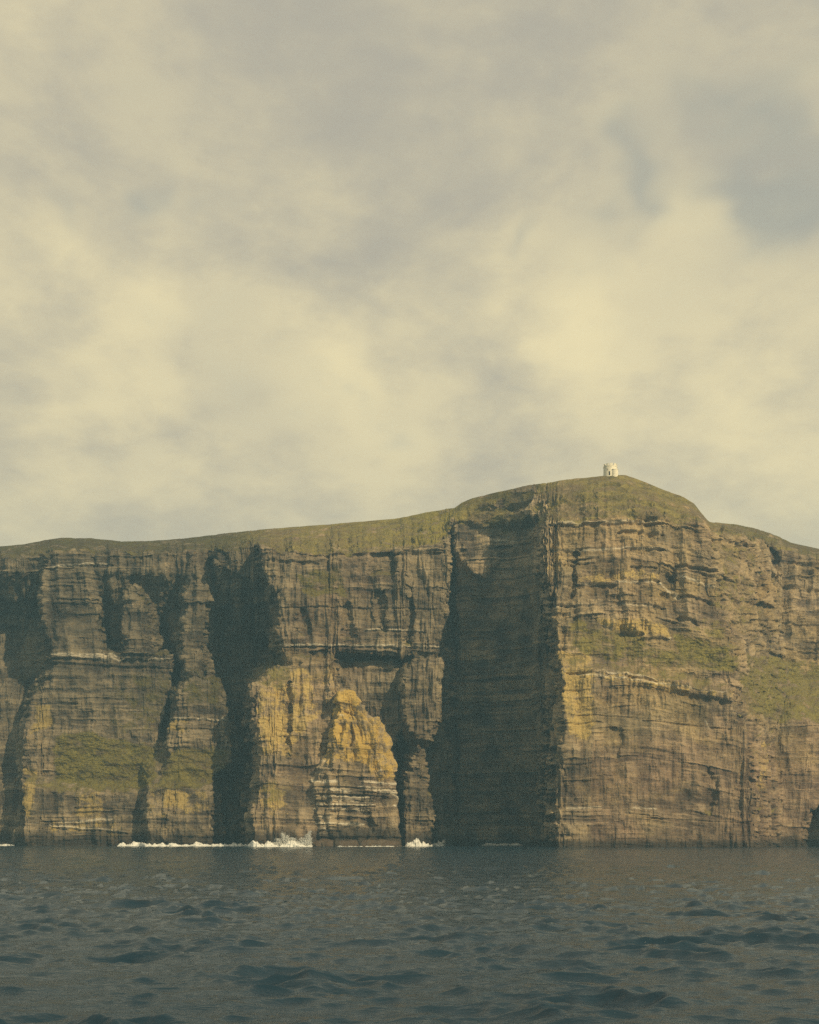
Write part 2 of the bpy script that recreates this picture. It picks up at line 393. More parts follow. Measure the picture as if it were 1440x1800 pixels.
PALE = [(490, 1133, 775, 1136, 2.0), (640, 1106, 745, 1108, 1.4), (90, 1150, 210, 1152, 2.2), (120, 1154, 300, 1160, 1.2), (1015, 1025, 1165, 1023, 1.2), (1010, 1064, 1165, 1065, 1.2),
        (960, 968, 1165, 963, 1.4), (960, 918, 1165, 916, 1.2), (1090, 1024, 1112, 1025, 1.6), (80, 996, 190, 990, 1.8), (85, 1450, 222, 1462, 2.2), (100, 1445, 200, 1440, 2.0), (300, 1262, 398, 1266, 1.6),
        (1000, 1182, 1280, 1216, 1.6), (1050, 1180, 1160, 1194, 1.4), (958, 1067, 985, 1070, 1.6), (1110, 1420, 1155, 1422, 1.2), (995, 1420, 1060, 1420, 1.6), (1180, 1120, 1172, 1124, 2),
        (860, 1011, 890, 1011, 1.6), (800, 1150, 782, 1140, 2), (1240, 1264, 1248, 1280, 2), (1160, 1024, 1200, 1046, 3), (1195, 1010, 1260, 1030, 2), (1190, 1046, 1200, 1050, 2.4), (860, 948, 905, 952, 2)]
LICHEN = [([(462, 1262), (500, 1255), (502, 1305), (478, 1320), (462, 1300)], 1.0), ([(455, 1200), (545, 1165), (560, 1260), (500, 1330), (455, 1330)], .52),
          ([(500, 1170), (585, 1170), (585, 1235), (560, 1260), (520, 1250)], .25), ([(450, 1385), (500, 1370), (510, 1440), (455, 1430)], .40),
          ([(282, 1390), (330, 1388), (325, 1420), (285, 1425)], .75), ([(262, 1385), (370, 1380), (368, 1430), (262, 1440)], .35), ([(58, 1240), (92, 1235), (98, 1275), (60, 1290)], .7), ([(46, 1350), (62, 1350), (60, 1440), (48, 1430)], .75),
          ([(125, 1370), (180, 1380), (180, 1440), (130, 1435)], .45), ([(85, 1440), (220, 1445), (220, 1475), (85, 1465)], .45), ([(986, 1145), (1040, 1150), (1048, 1270), (1030, 1300), (1000, 1290), (990, 1240)], .62), ([(1005, 1255), (1035, 1255), (1030, 1290), (1010, 1292)], .85),
          ([(1045, 1082), (1175, 1095), (1180, 1125), (1100, 1112), (1050, 1100)], .6), ([(1015, 1005), (1160, 1003), (1160, 1022), (1015, 1024)], .5), ([(960, 950), (1000, 950), (1000, 1020), (962, 1020)], .25), ([(1160, 1024), (1200, 1040), (1190, 1055), (1160, 1045)], .35),
          ([(1055, 1180), (1290, 1212), (1290, 1230), (1055, 1196)], .40), ([(285, 1330), (400, 1330), (395, 1360), (290, 1360)], .3), ([(1330, 1380), (1340, 1300), (1350, 1300), (1348, 1400)], .4), ([(300, 1262), (330, 1262), (330, 1290), (302, 1290)], .5)]
GRASS = [([(95, 1295), (150, 1285), (210, 1300), (272, 1310), (275, 1375), (240, 1392), (150, 1392), (95, 1372)], 1.0, 1.0), ([(200, 1180), (300, 1180), (280, 1290), (190, 1290)], .45, .2), ([(275, 1370), (305, 1315), (400, 1318), (398, 1350), (360, 1388), (280, 1388)], .95, .7),
         ([(330, 1190), (385, 1205), (390, 1240), (318, 1240)], .6, .3), ([(1000, 1120), (1060, 1100), (1110, 1112), (1160, 1140), (1290, 1145), (1290, 1182), (1200, 1180), (1060, 1165), (1010, 1150)], .66, .55),
         ([(1180, 1110), (1285, 1140), (1296, 1182), (1230, 1178), (1190, 1150)], .9, 1.0), ([(1000, 1085), (1060, 1095), (1045, 1135), (1000, 1150)], .65, .6), ([(520, 1010), (600, 995), (610, 1050), (540, 1055)], .7, .6), ([(450, 1190), (500, 1165), (520, 1200), (455, 1215)], .6, .4),
         ([(1310, 1150), (1440, 1160), (1460, 1260), (1380, 1275), (1330, 1250), (1312, 1200)], .75, .6), ([(1300, 1180), (1350, 1190), (1345, 1260), (1318, 1260)], .7, .4), ([(600, 1165), (710, 1165), (705, 1185), (600, 1185)], .2, 0), ([(450, 1375), (510, 1360), (520, 1400), (460, 1410)], .4, .3),
         ([(1180, 1120), (1250, 1080), (1262, 1000), (1250, 950), (1330, 960), (1320, 1100), (1290, 1150)], .40, .25)]

GU = np.arange(-400, 1842, 2.0, dtype=np.float32)
GV = np.arange(820, 1522, 2.0, dtype=np.float32)
U2, V2 = np.meshgrid(GU, GV)
wu = U2 + 5 * fbm(U2 / 40, V2 / 26, 0 * U2, 3, seed=5) + 3.5 * fbm(U2 / 11, V2 / 7, 0 * U2 + 4, 2, seed=6)
wv = V2 + 4 * fbm(U2 / 40, V2 / 40, 0 * U2 + 9, 3, seed=7)
EV = np.interp(GU, EDGE_U, EDGE_V).astype(np.float32)[None, :]
SV = np.interp(GU, SKY_U, SKY_V).astype(np.float32)[None, :]
HY = np.interp(GU, HILL_U, HILL_Y).astype(np.float32)[None, :]
Y2 = np.interp(GU, BACK_U, BACK_Y).astype(np.float32)[None, :] + (0.06 - 0.17 * sstep(780, 810, U2) * sstep(985, 945, U2)) * (1490 - V2)
for poly, y0, lean, sl, kv in BLOCKS:
    d = sdf(poly, wu, wv, kv)
    yb = y0 + lean * (1490 - V2) + np.maximum(d, 0) * sl - np.minimum(np.maximum(-d, 0), 14) * 0.16 + 1.2
    k = 2.0
    hh = np.clip(0.5 + 0.5 * (Y2 - yb) / k, 0, 1)
    Y2 = Y2 * (1 - hh) + yb * hh - k * hh * (1 - hh)
for poly, dep, ed in CARVES:
    d = sdf(poly, wu, wv)
    Y2 = Y2 + dep * sstep(ed, -ed, d)
# slope of turf from the cliff edge up to the skyline
ev = EV + 12 * fbm(U2 / 45, 0 * U2, 0 * U2 + 3, 4, 0.6, seed=8)
ye = np.empty_like(Y2)
for j in range(len(GU)):
    ye[:, j] = np.interp(ev[0, j], GV, Y2[:, j])
ker = np.hanning(161)
ker /= ker.sum()
yes = np.array([np.convolve(np.pad(r_, 80, 'edge'), ker, 'valid') for r_ in ye[:1]])
tt = np.clip((ev - V2) / np.maximum(ev - SV, 8), 0, 1.2)
Y2 = np.where(tt > 0, Y2 * (1 - sstep(0, .32, tt)) + (yes + (HY - yes) * tt ** 0.9) * sstep(0, .32, tt), Y2)


def mk(field_u, field_v, lst, n=2):
    outs = [np.zeros_like(field_u) for _ in range(n)]
    for it in lst:
        w_ = sstep(7, -7, sdf(it[0], field_u, field_v))
        for q in range(n):
            outs[q] = np.maximum(outs[q], w_ * it[1 + q])
    return outs


A_lichen = mk(wu, wv, LICHEN, 1)[0]
A_grass, A_green = mk(wu, wv, GRASS, 2)


def samp(F, u, v):
    x = np.clip((u - GU[0]) / 2.0, 0, len(GU) - 1.001)
    y = np.clip((v - GV[0]) / 2.0, 0, len(GV) - 1.001)
    x0, y0 = x.astype(int), y.astype(int)
    fx, fy = x - x0, y - y0
    return (F[y0, x0] * (1 - fx) + F[y0, x0 + 1] * fx) * (1 - fy) + (F[y0 + 1, x0] * (1 - fx) + F[y0 + 1, x0 + 1] * fx) * fy


# columns: denser where the wall runs away from the viewer
dY = np.abs(np.diff(Y2[60:330], axis=1)).mean(axis=0)
dX = 2.0 * 730 / FPX
dens = np.sqrt(dX ** 2 + (0.8 * dY) ** 2)
um = (GU[1:] + GU[:-1]) / 2
dens *= np.where((um > -40) & (um < 1480), 1.0, 0.28)
cum = np.concatenate([[0], np.cumsum(dens)])
NCOL, NROW = 1560, 430
ucol = np.interp(np.linspace(0, cum[-1], NCOL), cum, GU).astype(np.float32)
scol = np.interp(ucol, GU, np.concatenate([[0], np.cumsum(np.sqrt(dX ** 2 + dY ** 2))])).astype(np.float32)
sv = np.interp(ucol, SKY_U, SKY_V).astype(np.float32)
tr = np.linspace(0, 1, NROW).astype(np.float32)[:, None]
V = 1506 + (sv[None, :] - 1506) * tr
Uc = np.broadcast_to(ucol[None, :], V.shape).copy()
S = np.broadcast_to(scol[None, :], V.shape)
Y = samp(Y2, Uc, V)
Y[-1] = np.maximum(Y[-1], Y[-2])
P = np.stack([(Uc - UC) / FPX * Y, Y, HC + (VH - V) / FPX * Y], axis=-1).astype(np.float32)
N = normals(P)
Z = P[..., 2]
lg = samp(A_grass, Uc, V)
top = sstep(-2, 10, np.interp(ucol, EDGE_U, EDGE_V)[None, :] + 11 * fbm(S / 16, Z / 30, 0 * S, 4, 0.6, seed=12) - V)
slope_g = sstep(0.35, 0.7, N[..., 2])
crag = sstep(.02, .30, fbm(S / 20, Z / 7, Y / 30, 4, 0.6, seed=14)) * np.interp(Uc, [0, 400, 480, 760, 820, 1230, 1260, 1440], [.75, .65, .4, .3, .9, .85, .9, .95])
top_g = top * 0.95 * (1 - 0.8 * crag)
grass = np.clip(np.maximum(np.maximum(lg, top_g), slope_g * 0.6), 0, 1)
rocky = 1 - 0.85 * np.clip(grass, 0, 1)


def rock_relief(S, Z, Yd, dip, seed=0, vert=0.0):
    """bedded, jointed rock: metres outwards, plus a tone per bed and block"""
    zz = Z + dip + 1.6 * fbm(S / 45, Z / 60, Yd / 50, 2, seed=seed + 1)
    rs = np.random.RandomState(11 + seed)
    tab = []
    for f in range(3):                                   # three bed sequences, blended sideways
        edges = np.cumsum(rs.choice([0.7, 1.1, 1.6, 2.4, 3.8, 6.0], 260, p=[.2, .22, .22, .18, .12, .06]))
        vals = rs.uniform(-1, 1, 261) * rs.choice([0.35, 1.0], 261, p=[.5, .5])
        q = np.arange(-30, 290, 0.1)
        tab.append(np.convolve(vals[np.clip(np.searchsorted(edges, q + 30), 0, 260)], np.ones(4) / 4, 'same'))
    q = np.arange(-30, 290, 0.1)
    w1 = sstep(-.25, .25, fbm(S / 60, Z / 80, Yd / 60, 2, seed=seed + 2))
    w2 = sstep(-.25, .25, fbm(S / 38, Z / 60 + 7, Yd / 60, 2, seed=seed + 3))
    bed = np.interp(zz, q, tab[0]) * w1 + np.interp(zz, q, tab[1]) * (1 - w1)
    bed = bed * w2 + np.interp(zz, q, tab[2]) * (1 - w2)
    amt = 0.35 + 1.0 * sstep(-.35, .35, fbm(S / 30, Z / 22, Yd / 40, 3, seed=seed + 4))
    # joints: blocks of three sizes
    blk = np.zeros_like(S)
    jnt = np.zeros_like(S)
    for (th, w, a, sd) in ((11.0, 7.5, 0.8, 21), (5.3, 3.9, 0.55, 22), (2.3, 2.9, 0.30, 23)):
        r_ = np.floor(zz / th + 0.35 * perlin(S / (w * 4), Z / 50, Yd / 40, sd))
        ri = r_.astype(np.int32)
        xs = S / w + 0.9 * perlin(S / (w * 2.5), Z / 90, Yd / 90, sd + 5) + 37.0 * rnd(ri, ri * 0 + sd, seed=seed)
        ci = np.floor(xs).astype(np.int32)
        fx = xs - ci
        blk += a * (rnd(ri, ci, seed=sd + seed) * 2 - 1)
        jnt += a * 0.7 * (1 - sstep(0.0, 0.16, np.minimum(fx, 1 - fx))) * (rnd(ri, ci, seed=sd + 91) > 0.55)
    # ribs and gullies running up the wall
    rib = np.abs(fbm(S / 17, Z / 85, Yd / 60, 3, seed=seed + 31)) * 2.0 - 0.6
    rib2 = np.abs(fbm(S / 5.5, Z / 30, Yd / 30, 3, seed=seed + 33)) * 2.0 - 0.6
    rough = fbm(S / 6, Z / 5, Yd / 6, 4, 0.55, seed=seed + 41)
    big = fbm(S / 34, Z / 40, Yd / 40, 3, seed=seed + 51)
    bm_ = sstep(-.3, .35, fbm(S / 26, Z / 24, Yd / 30, 3, seed=seed + 61))
    rm_ = sstep(-.3, .35, fbm(S / 40, Z / 35, Yd / 40, 2, seed=seed + 62))
    mid_ = fbm(S / 13, Z / 15, Yd / 14, 3, 0.55, seed=seed + 63)
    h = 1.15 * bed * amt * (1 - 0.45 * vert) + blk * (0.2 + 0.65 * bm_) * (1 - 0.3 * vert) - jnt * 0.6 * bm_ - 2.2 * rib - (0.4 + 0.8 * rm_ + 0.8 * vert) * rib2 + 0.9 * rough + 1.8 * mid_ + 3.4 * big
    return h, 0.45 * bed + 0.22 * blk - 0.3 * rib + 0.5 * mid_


dip = np.clip(P[..., 0] - 130, -200, 60) * 0.16 * sstep(1020, 1180, Uc)
vert = np.maximum(sstep(470, 500, Uc) * sstep(800, 770, Uc) * sstep(985, 1010, V) * sstep(1310, 1240, V), 0.8 * sstep(60, 40, Uc) + 0.5 * sstep(120, 180, Uc) * sstep(340, 300, Uc) * sstep(1160, 1140, V))
vert = np.maximum(vert, 0.3 * sstep(1010, 1060, Uc) * sstep(1290, 1350, V))
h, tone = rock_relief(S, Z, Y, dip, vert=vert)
turf = 1.9 * fbm(P[..., 0] / 10, P[..., 1] / 12, Z / 5, 5, 0.6, seed=60) + 3.0 * fbm(P[..., 0] / 40, P[..., 1] / 40, Z / 25, 3, seed=61)
# behind the skyline the ground is quiet
fade = np.clip((1 - tr) / 0.05, 0, 1)
calm = 0.85 + 0.15 * sstep(970, 1000, Uc) - 0.42 * sstep(1200, 1270, V) * sstep(985, 1040, Uc)
disp = h * calm * rocky + turf * (1 - rocky) * (0.25 + 0.75 * fade)
disp *= (0.25 + 0.75 * fade)
slot = np.zeros_like(V)
pale = np.zeros_like(V)
jit = 1.6 * fbm(S / 14, Z / 400, 0 * S, 3, seed=71)
for s_ in SLOTS:
    u0, u1 = min(s_[0], s_[2]), max(s_[0], s_[2])
    c0, c1_ = np.searchsorted(ucol, [u0 - 12, u1 + 12])
    brk = 0.55 + 0.9 * np.clip(fbm(S[:, c0:c1_] / 9, Z[:, c0:c1_] / 6, 0 * S[:, c0:c1_], 2, seed=int(s_[0])) + 0.35, 0, 1)
    slot[:, c0:c1_] = np.maximum(slot[:, c0:c1_], 0.72 * s_[5] * brk * seg_mask(s_, Uc[:, c0:c1_], V[:, c0:c1_] + jit[:, c0:c1_]))
for s_ in PALE:
    if s_[0] > s_[2]:
        s_ = (s_[2], s_[3], s_[0], s_[1], s_[4])
    c0, c1_ = np.searchsorted(ucol, [s_[0] - 12, s_[2] + 12])
    pale[:, c0:c1_] = np.maximum(pale[:, c0:c1_], seg_mask(s_, Uc[:, c0:c1_], V[:, c0:c1_] + jit[:, c0:c1_]))
disp -= slot
Pd = P + N * disp[..., None]
# ground behind the skyline
crest = Pd[-1]
back = []
for dy, dz in ((3, 0.3), (8, 0.2), (20, -0.5), (50, -2), (120, -6), (260, -14), (500, -26), (520, -330)):
    b = crest.copy()
    b[:, 1] += dy
    b[:, 0] *= (1 + dy / 900)
    b[:, 2] += dz
    back.append(b)
Pall = np.concatenate([Pd, np.stack(back)], axis=0)
pad = lambda a, v: np.concatenate([a, np.full((len(back), a.shape[1]), v, np.float32)], axis=0)
wet = sstep(16, 3, Z + 5 * fbm(S / 16, Z / 30, 0 * S, 3, seed=81)) * np.where(Uc < 780, 1.0, 0.55) + 0.6 * sstep(4.5, 1.0, Z) * np.where(Uc > 780, 1, 0)
warm = np.interp(Uc, [0, 400, 460, 560, 800, 980, 1060, 1440], [-.05, -.05, .05, .2, .0, -.05, .1, .12]) + 0.22 * sstep(1230, 1330, V) * (Uc > 1040)
att = {'grass': pad(grass, 1.0), 'green': pad(np.maximum(samp(A_green, Uc, V), 0.9 * top * sstep(690, 780, Uc) * sstep(830, 780, Uc) + 0.45 * top * sstep(480, 600, Uc) * sstep(830, 790, Uc)), .3), 'lichen': pad(samp(A_lichen, Uc, V), 0),
       'pale': pad(np.clip(0.7 * pale, 0, 1), 0), 'wet': pad(np.clip(wet, 0, 1), 0), 'tone': pad(np.clip(tone, -1.2, 1.2), 0), 'warm': pad(warm, 0), 'ochre': pad(np.interp(Uc, [0, 430, 470, 600, 640, 960, 980, 1250, 1440], [0, 0, .62, .55, 0, 0, .75, .6, .5]) * sstep(1480, 1180, V) * (1 - .7 * sstep(1000, 700, Uc) * sstep(1160, 1120, V)), 0), 'shade_tint': pad(np.clip(sstep(480, 400, Uc) * (0.9 + 0.1 * top) * (1 - 0.55 * sstep(1220, 1320, V)) + 0.55 * sstep(400, 480, Uc) * sstep(800, 780, Uc) * (1 - top) * sstep(1200, 1150, V) + 0.5 * sstep(585, 600, Uc) * sstep(800, 780, Uc) * sstep(1150, 1200, V) + 0.6 * sstep(1230, 1330, Uc) * top, 0, 1), 1.0)}  # last mask darkens left rock and turf in place of cloud shade
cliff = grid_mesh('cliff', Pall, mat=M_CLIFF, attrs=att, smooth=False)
cliff['kind'] = 'structure'
cliff['label'] = 'tall layered sea cliff with grassy top and deep shadowed clefts'

# ------------------------------------------------------------------ sea: one sheet with wind waves
def wave_tile(n, L, wind, lam_p, spread, hs, seed):
    rs = np.random.RandomState(seed)
    k1 = 2 * np.pi * np.fft.fftfreq(n, L / n)
    kx, ky = np.meshgrid(k1, k1)
    k = np.hypot(kx, ky)
    k[0, 0] = 1
    kp = 2 * np.pi / lam_p
    sp = np.exp(-1.25 * (kp / k) ** 2) / k ** 3.55
    th = np.arctan2(ky, kx) - wind
    sp *= np.abs(np.cos(th / 2)) ** (2 * spread) + 0.06
    sp *= np.exp(-(k * 0.10) ** 2)
    sp[0, 0] = 0
    a = np.sqrt(sp) * (rs.normal(size=(n, n)) + 1j * rs.normal(size=(n, n)))
    h_ = np.fft.ifft2(a).real
    s = hs / 4 / h_.std()
    dx_ = np.fft.ifft2(-1j * kx / k * a).real * s
    dy_ = np.fft.ifft2(-1j * ky / k * a).real * s
    return (h_ * s).astype(np.float32), dx_.astype(np.float32), dy_.astype(np.float32), L


def tile_at(tile, x, y, rot=0.0):
    h_, dx_, dy_, L = tile
    n = h_.shape[0]
    c, s = math.cos(rot), math.sin(rot)
    X, Yy = (c * x + s * y) / L * n, (-s * x + c * y) / L * n
    x0, y0 = np.floor(X).astype(np.int64), np.floor(Yy).astype(np.int64)
    fx, fy = (X - x0).astype(np.float32), (Yy - y0).astype(np.float32)
    x1, y1 = (x0 + 1) % n, (y0 + 1) % n
    x0, y0 = x0 % n, y0 % n
    bl = lambda F: (F[y0, x0] * (1 - fx) + F[y0, x1] * fx) * (1 - fy) + (F[y1, x0] * (1 - fx) + F[y1, x1] * fx) * fy
    a, bx_, by_ = bl(h_), bl(dx_), bl(dy_)
    return a, c * bx_ - s * by_, s * bx_ + c * by_


T1 = wave_tile(1024, 128.0, R(250), 5.2, 2.2, 0.46, 3)
T2 = wave_tile(512, 37.0, R(270), 1.8, 1.6, 0.18, 8)
inv = np.linspace(1 / 24.0, 1 / 900.0, 760)                       # rows even in perspective
yr = np.concatenate([[-4000, -800, -200, -60, -20, 0, 10, 17, 21], 1 / inv, [1000, 1400, 2500, 6000]])
un = np.linspace(-1, 1, 700)
un = np.concatenate([[-40, -12, -5, -3, -2, -1.5, -1.2], un * 1.06, [1.2, 1.5, 2, 3, 5, 12, 40]])
yy, uu = np.meshgrid(yr, un, indexing='ij')
wid = 9 + 0.385 * np.abs(yy)
rj = np.random.RandomState(4)
xx = np.clip(uu * wid, -15000, 15000)
inside = (np.abs(uu) < 1.3) & (yy > 15) & (yy < 950)
step = np.gradient(yr)[:, None] * np.ones_like(xx)
a1, b1, c1_ = tile_at(T1, xx * 0.55, yy)
a2, b2, c2 = tile_at(T2, xx * 0.6, yy, 0.15)
gust = 0.62 + 0.85 * sstep(-.15, .6, fbm(xx / 9, yy / 9, 0 * xx, 3, seed=90))
q = np.where(inside, 1.0, 0.0)
swell = 0.18 * np.sin(xx * 0.05 + yy * 0.085 + 1.0)
zs = q * (a1 * gust * np.clip(1.3 - yy / 700, .4, 1.0) + a2 * gust * np.clip(1.6 - yy / 180, 0, 1.0) + swell)
Ps = np.stack([xx - q * (b1 * 0.9 + b2 * 0.7), yy - q * (c1_ * 0.9 + c2 * 0.7), zs], axis=-1)

M_SEA, T = new_mat('sea_water')
pos = T.n('ShaderNodeNewGeometry').outputs['Position']
r1 = T.noise(T.mapping(pos, (0.55, 1.2, 1.0), rot=(0, 0, 0.2)), 0.8, 5.0, 0.62, 0.4)
r2 = T.noise(T.mapping(pos, (0.6, 1.4, 1.0), (4, 4, 0), (0, 0, -0.2)), 3.6, 5.0, 0.62, 0.3)
hgt = T.m('ADD', T.m('MULTIPLY', r1, T.m('ADD', T.m('MULTIPLY', T.n('ShaderNodeAttribute', attribute_name='lod').outputs['Fac'], 0.50), 0.10)), T.m('MULTIPLY', r2, 0.060))
bmp = T.n('ShaderNodeBump', {'Height': hgt, 'Strength': 1.0, 'Distance': 1.0})
wc = T.mix(T.ramp(T.noise(pos, 0.02, 3.0), 0.3, 0.7), (0.010, 0.034, 0.058), (0.014, 0.038, 0.062))
wb = T.n('ShaderNodeBsdfPrincipled', {'Base Color': wc, 'Roughness': 0.09, 'IOR': 1.333, 'Normal': bmp.outputs[0]})
T.n('ShaderNodeOutputMaterial', {'Surface': wb.outputs[0]})
sea = grid_mesh('sea', Ps.astype(np.float32), mat=M_SEA, attrs={'lod': sstep(110, 380, yy)})
sea['kind'] = 'structure'

# ------------------------------------------------------------------ sea stack standing off the cliff foot
SX_V = [1213, 1217, 1225, 1240, 1255, 1265, 1275, 1290, 1310, 1325, 1345, 1370, 1379, 1440, 1465, 1478, 1490, 1510]
SX_L = [600, 591, 588, 588, 585, 583, 578, 575, 572, 570, 565, 553, 548, 547, 547, 548, 546, 545]
SX_R = [612, 622, 628, 632, 643, 655, 664, 675, 683, 688, 692, 697, 699, 700, 700, 700, 702, 703]
stack_root = bpy.data.objects.new('sea_stack', None)
COL.objects.link(stack_root)
SY = 711.0
stack_root['label'] = 'pointed sea stack, yellow lichen above white banded ledges, at foot of cliff'
stack_root['category'] = 'sea stack'
nr, na = 260, 420
vs = np.linspace(1508, 1213.5, nr)
ang = np.linspace(0, 2 * np.pi, na, endpoint=False)
half = (np.interp(vs, SX_V, SX_R) - np.interp(vs, SX_V, SX_L)) / 2 * SY / FPX
mid = ((np.interp(vs, SX_V, SX_R) + np.interp(vs, SX_V, SX_L)) / 2 - UC) * SY / FPX
zz_ = HC + (VH - vs) / FPX * SY
sx = np.sign(np.cos(ang)) * np.abs(np.cos(ang)) ** 0.62
sy = np.sign(np.sin(ang)) * np.abs(np.sin(ang)) ** 0.72
dep = np.minimum(15.0, 5 + half * 0.55)
PX = mid[:, None] + half[:, None] * sx[None, :] * 0.97
PY = SY + dep[:, None] * sy[None, :] + 0.03 * zz_[:, None]
PZ = np.repeat(zz_[:, None], na, 1)
Pk = np.stack([PX, PY, PZ], -1).astype(np.float32)
Nk = normals(Pk, True)
Sk = np.repeat((ang * 16)[None, :], nr, 0).astype(np.float32)
Uk = UC + PX / PY * FPX
Vk = VH - (PZ - HC) / PY * FPX
hk, tk = rock_relief(Pk[..., 0] + 0.7 * Pk[..., 1], PZ.astype(np.float32), Pk[..., 1], 0, seed=7)
hk = hk * np.clip((Vk - 1200) / 40, 0.45, 0.85) + 2.4 * (np.abs(fbm(PX / 8, PY / 8, PZ / 26, 3, seed=97)) * 2 - 0.5) * np.clip((Vk - 1215) / 30, 0, 1)
front = sstep(0.1, -0.3, np.sin(ang))[None, :]
sl = np.zeros_like(Vk)
for s_ in [(550, 1384, 700, 1388, 1.6, 1.6), (550, 1397, 660, 1398, 1.6, 1.6), (640, 1392, 702, 1398, 1.5, 1.8), (555, 1408, 665, 1409, 1.6, 2), (560, 1418, 660, 1418, 1.6, 2), (585, 1428, 650, 1430, 5, 2.6), (661, 1404, 684, 1404, 9, 3.2),
           (590, 1440, 640, 1441, 3, 2), (610, 1456, 660, 1452, 9, 3), (550, 1450, 600, 1451, 1.2, 1.2), (550, 1461, 600, 1462, 1.2, 1.2), (576, 1412, 586, 1412, 8, 2), (548, 1400, 556, 1402, 10, 2), (546, 1475, 700, 1474, 3, 2.0), (596, 1246, 648, 1259, 1.2, 1)]:
    sl = np.maximum(sl, s_[5] * seg_mask(s_, Uk, Vk))
cr = np.zeros_like(Vk)
for poly, d_, e_ in [([(611, 1300), (616, 1268), (620, 1280), (622, 1295), (618, 1310), (614, 1312)], 3.0, 1.5), ([(614, 1310), (626, 1330), (625, 1345), (615, 1335)], 1.6, 2.5), ([(572, 1340), (572, 1290), (578, 1280), (575, 1310), (574, 1336)], 2, 2)]:
    cr += d_ * sstep(e_, -e_, sdf(poly, Uk.astype(np.float32), Vk.astype(np.float32)))
Pk2 = Pk + Nk * (hk - (sl + cr) * front)[..., None]
pk = np.zeros_like(Vk)
for s_ in [(550, 1375, 595, 1374, 2.4), (636, 1373, 702, 1378, 1.8), (630, 1383, 702, 1390, 2.4), (655, 1388, 702, 1396, 2.0), (585, 1388, 615, 1391, 3), (570, 1400, 650, 1401, 1.6), (585, 1407, 660, 1408, 2.2), (556, 1414, 660, 1415, 1.3), (585, 1422, 612, 1423, 1.6),
           (622, 1422, 648, 1425, 2.2), (550, 1422, 560, 1424, 2), (550, 1436, 585, 1437, 1.8), (552, 1447, 640, 1449, 2.4), (552, 1456, 590, 1457, 1.8), (690, 1380, 702, 1440, 4), (690, 1416, 700, 1418, 1.6), (552, 1465, 585, 1466, 1), (556, 1338, 582, 1338, 1.5), (664, 1353, 672, 1353, 2), (592, 1256, 606, 1256, 1)]:
    pk = np.maximum(pk, seg_mask(s_, Uk, Vk, .8))
lk = np.zeros_like(Vk)
for poly, w_ in [([(586, 1212), (630, 1212), (634, 1250), (660, 1270), (690, 1310), (700, 1372), (660, 1372), (630, 1340), (560, 1345), (570, 1290)], .50), ([(580, 1272), (612, 1268), (616, 1300), (575, 1300), (574, 1285)], 1.0), ([(624, 1290), (645, 1290), (648, 1325), (630, 1330)], 1.0), ([(588, 1212), (625, 1212), (632, 1235), (590, 1238)], .85), ([(665, 1345), (695, 1340), (700, 1372), (672, 1370)], .55)]:
    lk = np.maximum(lk, w_ * sstep(7, -7, sdf(poly, Uk.astype(np.float32), Vk.astype(np.float32))))
wk = sstep(17, 6, PZ + 3 * fbm(Sk / 10, PZ / 10, 0 * PZ, 2, seed=82))
body = grid_mesh('rock_body', Pk2, wrap=True, mat=M_STACK, parent=stack_root, smooth=False,
                 attrs={'grass': 0 * Vk + 0.1 * sstep(1360, 1300, Vk), 'green': 0 * Vk, 'lichen': lk, 'pale': np.clip(pk * front, 0, 1), 'wet': wk, 'tone': np.clip(tk, -1, 1), 'warm': 0 * Vk, 'shade_tint': 0 * Vk, 'ochre': 0 * Vk + 0.45 * sstep(1390, 1340, Vk)})
# top cap of the stack
capc = Pk2[-1].mean(0)
me = body.data
import bmesh
bm = bmesh.new()
bm.from_mesh(me)
bm.verts.ensure_lookup_table()
ring = [bm.verts[(nr - 1) * na + i] for i in range(na)]
cv = bm.verts.new(capc + np.array([0, 0, 0.6]))
for i in range(na):
    bm.faces.new((ring[i], ring[(i + 1) % na], cv))
bm.to_mesh(me)
bm.free()

# tidal shelf round the stack's foot
na2, nr2 = 240, 14
an2 = np.linspace(0, 2 * np.pi, na2, endpoint=False)
prof = [(1.06, -2.5), (1.05, -1), (1.035, 0.2), (1.03, 1.2), (1.015, 2.1), (1.0, 2.7), (0.97, 3.1), (0.92, 3.5), (0.86, 3.9), (0.8, 4.1)]
cx = (622 - UC) * SY / FPX
Psf = np.array([[(cx + 26.5 * k * np.sign(np.cos(a)) * abs(np.cos(a)) ** .5, SY + 17.5 * k * np.sign(np.sin(a)) * abs(np.sin(a)) ** .6, z) for a in an2] for k, z in prof], np.float32)
nz = fbm(Psf[..., 0] / 5, Psf[..., 1] / 5, Psf[..., 2] / 3, 4, seed=93)
Psf = Psf + normals(Psf, True) * (0.9 * nz)[..., None]
Psf[..., 2] += 0.5 * fbm(Psf[..., 0] / 9, Psf[..., 1] / 9, 0 * nz, 2, seed=94) * (Psf[..., 2] > 0)
z0 = np.zeros(Psf.shape[:2], np.float32)
grid_mesh('tidal_shelf', Psf, wrap=True, mat=M_STACK, parent=stack_root, smooth=False,
          attrs={'grass': z0, 'green': z0, 'lichen': z0, 'pale': z0, 'wet': z0 + 0.75, 'tone': z0, 'warm': z0 + .5, 'shade_tint': z0, 'ochre': z0})

